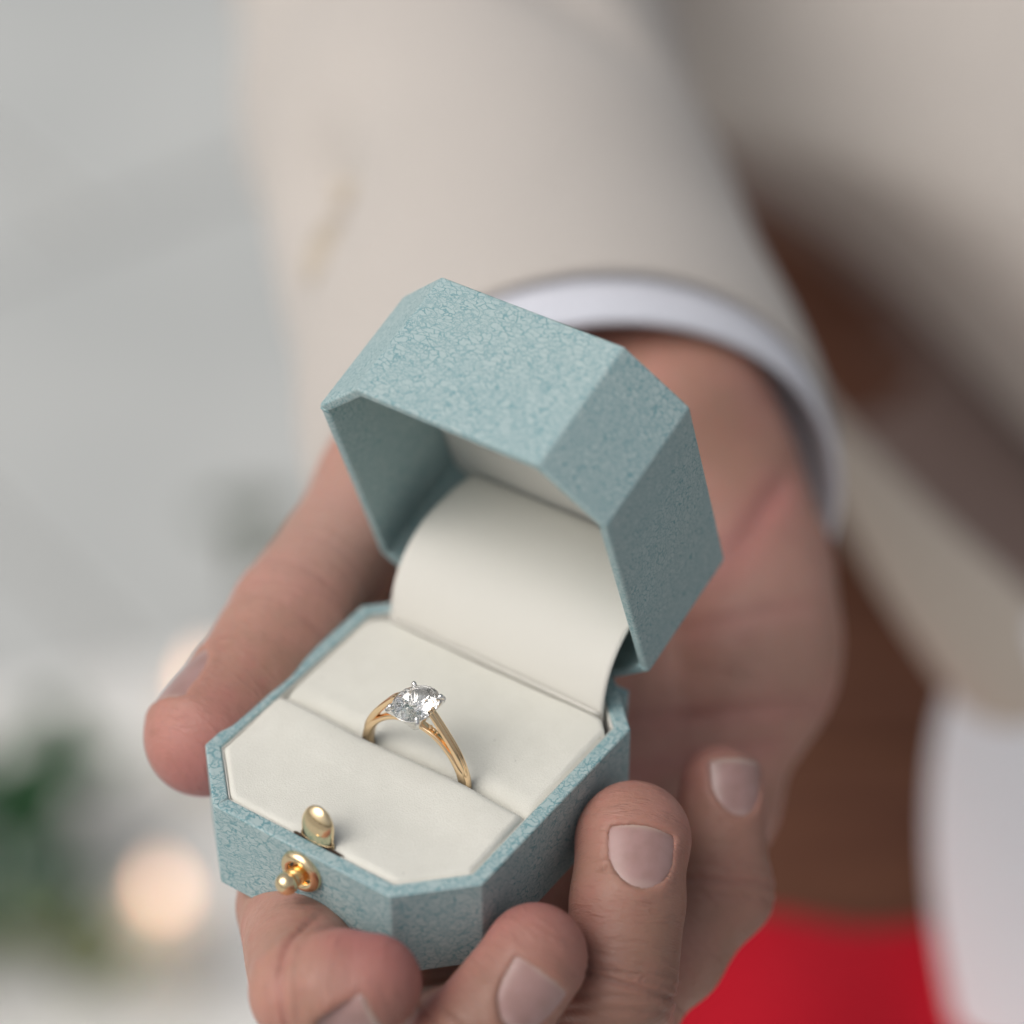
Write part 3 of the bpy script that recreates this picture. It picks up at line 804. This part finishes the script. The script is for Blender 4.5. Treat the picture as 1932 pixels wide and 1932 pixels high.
for s in np.linspace(0, 60, 61):
    bend = max(0, s - 22)
    c = S0 + AX * s + np.array([.012, .004, -.006]) * bend ** 2 * .6
    stn.append((c, 5.08 + .008 * s + .0006 * bend ** 2, 4.92 + .02 * s))
tubecam('jacket_sleeve', stn, 72, JACK, sleeve_fold, thick=.3)

for bi, (sb, ab) in enumerate(((6.0, 2.42), (9.6, 2.36))):      # horn buttons on the sleeve vent
    c = S0 + AX * sb; rd = 5.15 * (1 + sleeve_fold(sb / 60, ab)) + .12
    nrm_ = nrm(E1 * math.cos(ab) + E2 * math.sin(ab)); c = c + nrm_ * rd; u1 = nrm(np.cross(nrm_, AX)); u2 = np.cross(nrm_, u1)
    v, f = loft(lathe([(.0001, .10), (.35, .10), (.45, .16), (.62, .18), (.72, .12), (.74, 0), (.68, -.08), (.0001, -.1)], 28), close_ends=False)
    v = [(CAMR @ (c + u1 * q[0] + u2 * q[1] + nrm_ * q[2]) + CAMPOS) * CM - PROOT for q in v]
    if bi == 0: HORN = plain('tan_horn', (.54, .47, .39), .6, .1, 150)
    fixn(pyd('sleeve_button', v, f, HORN, bpy.data.objects['jacket_sleeve'], scale=1))

def sheet(name, rows, mat, parent=None, thick=.3, sub=3, root=PROOT):
    rr = [[W(*q) - root for q in row] for row in rows]
    v, f = loft(rr, close_ends=False, closed=False)
    o = pyd(name, v, f, mat, parent, scale=1); solid(o, thick * CM, 0); subs(o, sub); return o
sheet('jacket_front', [
 [(1020, -420, 96), (1450, -420, 92), (1800, -420, 88), (2250, -420, 86), (2700, -420, 90)],
 [(1150, 0, 92), (1450, 0, 87), (1800, 0, 82), (2200, 0, 80), (2700, 0, 86)],
 [(1270, 210, 89), (1500, 240, 83), (1800, 250, 77), (2200, 250, 75), (2700, 250, 84)],
 [(1320, 250, 90), (1580, 330, 81), (1850, 420, 75.5), (2200, 500, 73), (2700, 500, 84)],
 [(1360, 300, 96), (1620, 420, 86), (1880, 620, 77), (2200, 800, 73), (2700, 800, 84)],
 [(1400, 330, 104), (1640, 470, 95), (1890, 760, 83), (2200, 1100, 75), (2700, 1100, 86)]], JACK, person)
sheet('jacket_lining', [
 [(1150, 150, 104), (1500, 200, 102), (1950, 250, 98), (2500, 300, 98)],
 [(1150, 500, 98), (1600, 520, 95), (1950, 560, 92), (2500, 600, 92)],
 [(1330, 800, 90), (1700, 820, 88), (1950, 850, 86), (2500, 900, 88)],
 [(1500, 960, 80), (1760, 1050, 77), (1960, 1180, 75), (2500, 1300, 80)]], LIN, person)
# turned edge of the jacket front: a soft roll
rr = []
for px, py, d, r in [(1440, 640, 72, .6), (1540, 800, 70, .55), (1630, 920, 68.5, .9), (1725, 1050, 67.5, 1.25), (1825, 1160, 66.5, 1.55), (1930, 1280, 66, 1.8), (2060, 1470, 66, 1.8), (2260, 1700, 68, 2.0)]:
    c = camp(px, py, d); dr = nrm(np.array([.62, -.78, 0])); s = np.array([.78, .62, 0]); t = np.array([0, 0, 1.0])
    rr.append([(CAMR @ (c + s * r * math.cos(a) + t * r * .6 * math.sin(a)) + CAMPOS) * CM - PROOT for a in np.linspace(0, 2*math.pi, 16, endpoint=False)])
v, f = loft(rr); subs(fixn(pyd('jacket_edge', v, f, cloth('beige_wool_bounce', (.62, .54, .46)), person, scale=1)), 2)  # jacket wool with warm bounce light mixed into its colour

# =================================================================== BEHIND: white cloth, bench, red cloth
WH = cloth('white_linen', (.88, .89, .93), 1000, .03)
r0 = W(2000, 2100, 66); rr = []
for py, xl, r in [(1200, 1850, 2.6), (1290, 1790, 2.9), (1400, 1755, 3.2), (1600, 1745, 3.35), (1780, 1765, 3.4), (1900, 1790, 3.5), (2050, 1815, 3.6), (2300, 1840, 3.8)]:
    d = 67; c = camp(xl + r * FPX / d, py, d)
    rr.append([(CAMR @ (c + np.array([1, 0, 0]) * r * math.cos(a) * (1 + .05 * math.sin(5 * a)) + np.array([0, .6, .8]) * r * .8 * math.sin(a)) + CAMPOS) * CM - r0 for a in np.linspace(0, 2*math.pi, 24, endpoint=False)])
v, f = loft(rr); o = subs(fixn(pyd('white_cloth', v, f, WH, None, scale=1)), 2); o.location = r0
tag(o, 'soft white folded cloth hanging beside the red cloth below the jacket edge', 'cloth')

TZ = (CAMPOS[2] - 52) * CM
bench = empty('wooden_bench', tuple(WZ(1700, 1500, TZ) * [1, 1, 0]))
tag(bench, 'brown wooden bench of long planks behind the hand, partly under the red cloth', 'bench')
def wood():
    m = M('brown_wood'); tc = m.n('TexCoord')
    mp = m.n('Mapping', i_Vector=(tc, 3), i_Scale=(1, 9, 9)); n1 = m.n('TexNoise', i_Vector=mp, i_Scale=9.0, i_Detail=6.0, i_Roughness=.6)
    m.col(m.mix(m.ramp(n1, .3, .7), (.115, .042, .023), (.18, .072, .038))).set(Roughness=.85); m.bump(n1, .0006, .5); return m.m
WD = wood()
bl = np.array(bench.location)
x0 = WZ(930, 1500, TZ)[0]; x1 = x0 + .9; y = WZ(1000, 2500, TZ)[1]; k = 0
while k < 7:
    y0, y1 = y + k * .098, y + k * .098 + .094
    a = np.array([[x0, y0, TZ - .028], [x1, y0, TZ - .028], [x1, y1, TZ - .028], [x0, y1, TZ - .028]]) - bl
    b = a + [0, 0, .028 + .0008 * math.sin(k * 2.3)]
    v, f = loft([a.tolist(), b.tolist()]); bevel(fixn(pyd('plank', v, f, WD, bench, scale=1, smooth=False)), .003, 2); k += 1
for (lx, ly) in ((x0 + .08, y + .08), (x1 - .08, y + .08), (x0 + .08, y + .58), (x1 - .08, y + .58)):
    a = np.array([[lx - .03, ly - .03, .0], [lx + .03, ly - .03, .0], [lx + .03, ly + .03, 0], [lx - .03, ly + .03, 0]]) - bl
    v, f = loft([a.tolist(), (a + [0, 0, TZ - .03]).tolist()]); bevel(fixn(pyd('leg', v, f, WD, bench, scale=1, smooth=False)), .003, 2)
RED = cloth('red_fabric', (.56, .006, .022), 700, .1, sheen=.1)
gx, gy = 30, 24; rr = []
pA, pB, pC, pD = WZ(1000, 1730, TZ), WZ(2300, 1815, TZ), WZ(2300, 2450, TZ), WZ(960, 2450, TZ)
for j in range(gy):
    t = j / (gy - 1); row = []
    for i in range(gx):
        s = i / (gx - 1); q = (pA * (1 - s) + pB * s) * (1 - t) + (pD * (1 - s) + pC * s) * t
        q = q + np.array([0, 0, .006 + .003 * math.sin(s * 17 + t * 3) * min(1, t * 4)]) + np.array([0, .002 * math.sin(s * 23), 0])
        row.append(q)
    rr.append(row)
rc = rr[0][0].copy(); v, f = loft([[q - rc for q in r] for r in rr], close_ends=False, closed=False)
o = pyd('red_cloth', v, f, RED, None, scale=1); o.location = rc; solid(o, .003, 0); subs(o, 1)
tag(o, 'bright red cloth spread over the front of the brown bench, right of the fingers', 'cloth')

# =================================================================== GROUND
GR = M('pale_stone_paving'); tc = GR.n('TexCoord')
n1 = GR.n('TexNoise', i_Vector=(tc, 3), i_Scale=2.2, i_Detail=5.0); n2 = GR.n('TexNoise', i_Vector=(tc, 3), i_Scale=60.0, i_Detail=5.0)
GR.col(GR.mix(GR.ramp(n1, .3, .7), (.49, .505, .50), (.57, .58, .57))).set(Roughness=.85); GR.bump(n2, .001, .5)
g0 = bpy.data.meshes.new('ground'); S = 60
g0.from_pydata([(-S, -S, -.008), (S, -S, -.008), (S, S, -.008), (-S, S, -.008)], [], [(0, 1, 2, 3)])
JT = plain('joint_mortar', (.38, .38, .37), .95, sc=30)
ground = link('ground', g0, JT, smooth=False); tag(ground, kind='structure')
# paving slabs, laid askew, shared mesh
sw, sh_ = .60, .60
def slab(a, b, t=.03):
    bm = bmesh.new(); bmesh.ops.create_cube(bm, size=1)
    for q in bm.verts: q.co = Vector((q.co.x * a, q.co.y * b, q.co.z * t - t / 2))
    bmesh.ops.bevel(bm, geom=list(bm.edges), offset=.004, segments=1, affect='EDGES')
    me = bpy.data.meshes.new('paving_slab'); bm.to_mesh(me); bm.free(); me.materials.append(GR.m); return me
sm = slab(sw - .012, sh_ - .012); rot = R_(38); cx0 = WZ(500, 700, 0)
for i in range(-7, 8):
    for j in range(-6, 9):
        x, y_ = (i + (.5 if j % 2 else 0)) * sw, j * sh_
        X, Y = cx0[0] + x * math.cos(rot) - y_ * math.sin(rot), cx0[1] + x * math.sin(rot) + y_ * math.cos(rot)
        o = bpy.data.objects.new('paving_slab', sm); COL.objects.link(o); o.parent = ground
        o.location = (X, Y, .0015 * math.sin(i * 3.1 + j * 1.7)); o.rotation_euler = (0, 0, rot)

# pale runner cloth under the candles
RUN = cloth('pale_runner', (.88, .865, .84), 300, .05)
q0 = WZ(-900, 1560, 0); q1 = WZ(700, 1170, 0); q2 = WZ(1100, 2500, 0); q3 = WZ(-300, 2600, 0); rr = []
for j in range(16):
    t = j / 15; row = []
    for i in range(24):
        s = i / 23; q = (q0 * (1 - s) + q1 * s) * (1 - t) + (q3 * (1 - s) + q2 * s) * t
        row.append(q + np.array([0, 0, .012 + .006 * math.sin(s * 14 + 2 * t) * math.cos(t * 6)]))
    rr.append(row)
v, f = loft([[q - q0 for q in r] for r in rr], close_ends=False, closed=False)
o = pyd('pale_runner', v, f, RUN, None, scale=1); o.location = q0; solid(o, .003, 0); subs(o, 1)
tag(o, 'pale cream runner cloth on the ground under the lit candles', 'cloth')

# candles
WAX = plain('candle_wax', (.78, .72, .62), .5, .04, 40)
WAX.node_tree.nodes['Principled BSDF'].inputs['Subsurface Weight'].default_value = .3
WAX.node_tree.nodes['Principled BSDF'].inputs['Subsurface Scale'].default_value = .01
FL = M('flame'); FL.set(Emission_Strength=5.0); FL.b.inputs['Emission Color'].default_value = (1, .62, .42, 1); FL.b.inputs['Base Color'].default_value = (0, 0, 0, 1)
WK = plain('wick', (.03, .025, .02), .9)
def candle(px, py, lab, h=.07, r=.024):
    p = WZ(px, py, h + .02); c = empty('candle', (p[0], p[1], .015)); tag(c, lab, 'candle', 'lit candles on the pale runner')
    v, f = loft(lathe([(.0001, 0), (r * .96, 0), (r, .003), (r, h - .003), (r * .94, h), (r * .8, h - .004), (.0001, h - .006)], 32), close_ends=False)
    fixn(pyd('wax', v, f, WAX, c, scale=1))
    v, f = loft(lathe([(.0012, h - .006), (.001, h + .006)], 8)); pyd('wick', v, f, WK, c, scale=1)
    v, f = loft(lathe([(.0001, h + .002), (.006, h + .006), (.0085, h + .012), (.007, h + .02), (.0035, h + .03), (.0001, h + .038)], 20), close_ends=False)
    fixn(pyd('flame', v, f, FL.m, c, scale=1))
candle(308, 1700, 'lit candle whose glow shows whole below the thumb tip')
candle(392, 1305, 'lit candle half hidden behind the thumb beside its nail')

# foliage
def leafy(px, py, label, col, n, spread, seed, size=.05):
    rg = random.Random(seed); p = WZ(px, py, 0); root = empty('leafy_branch', (p[0], p[1], .012)); tag(root, label, 'plant')
    m = plain('leaf_' + str(seed), col, .5, .3, 20)
    V_, F_ = [], []; T, TF = [], []
    for b in range(4):
        a = rg.uniform(0, 6.28); L = spread * rg.uniform(.6, 1); pts = [np.array([math.cos(a) * L * t, math.sin(a) * L * t, .02 + .07 * math.sin(t * 2.4)]) for t in np.linspace(0, 1, 7)]
        v, f = tube(pts, [.003 * (1 - i / 9) for i in range(7)], 6); off = len(T); T += v; TF += [tuple(q + off for q in g) for g in f]
        for k in range(n // 4):
            t = rg.random(); i = min(5, int(t * 6)); c = pts[i] + (pts[i+1] - pts[i]) * (t * 6 - i)
            d = nrm([rg.gauss(0, 1), rg.gauss(0, 1), rg.gauss(.25, .5)]); s = nrm(np.cross(d, [rg.gauss(0, .3), rg.gauss(0, .3), 1])); u = np.cross(s, d); l = size * rg.uniform(.6, 1.1)
            o = len(V_)
            V_ += [c, c + d * l * .35 + s * l * .26 - u * .004, c + d * l * .75 + s * l * .2, c + d * l, c + d * l * .75 - s * l * .2, c + d * l * .35 - s * l * .26 - u * .004, c + d * l * .5 + u * l * .08]
            F_ += [(o, o+1, o+6), (o+1, o+2, o+6), (o+2, o+3, o+6), (o+3, o+4, o+6), (o+4, o+5, o+6), (o+5, o, o+6)]
    pyd('stem', T, TF, plain('stem_' + str(seed), (.09, .07, .035), .8), root, scale=1)
    tag(pyd('foliage', V_, F_, m, root, scale=1), kind='stuff')
leafy(50, 1640, 'dark green leafy branch on the ground at the left edge', (.035, .12, .045), 150, .07, 1, .042)
leafy(-70, 1850, 'blue green leafy branch running out of the picture at the left', (.10, .17, .12), 90, .09, 2, .045)
leafy(150, 1930, 'olive green leafy sprig at the lower left', (.18, .21, .08), 28, .05, 3, .035)
leafy(480, 1180, 'grey green leafy sprig showing faintly beside the thumb', (.16, .20, .15), 26, .05, 4, .035)
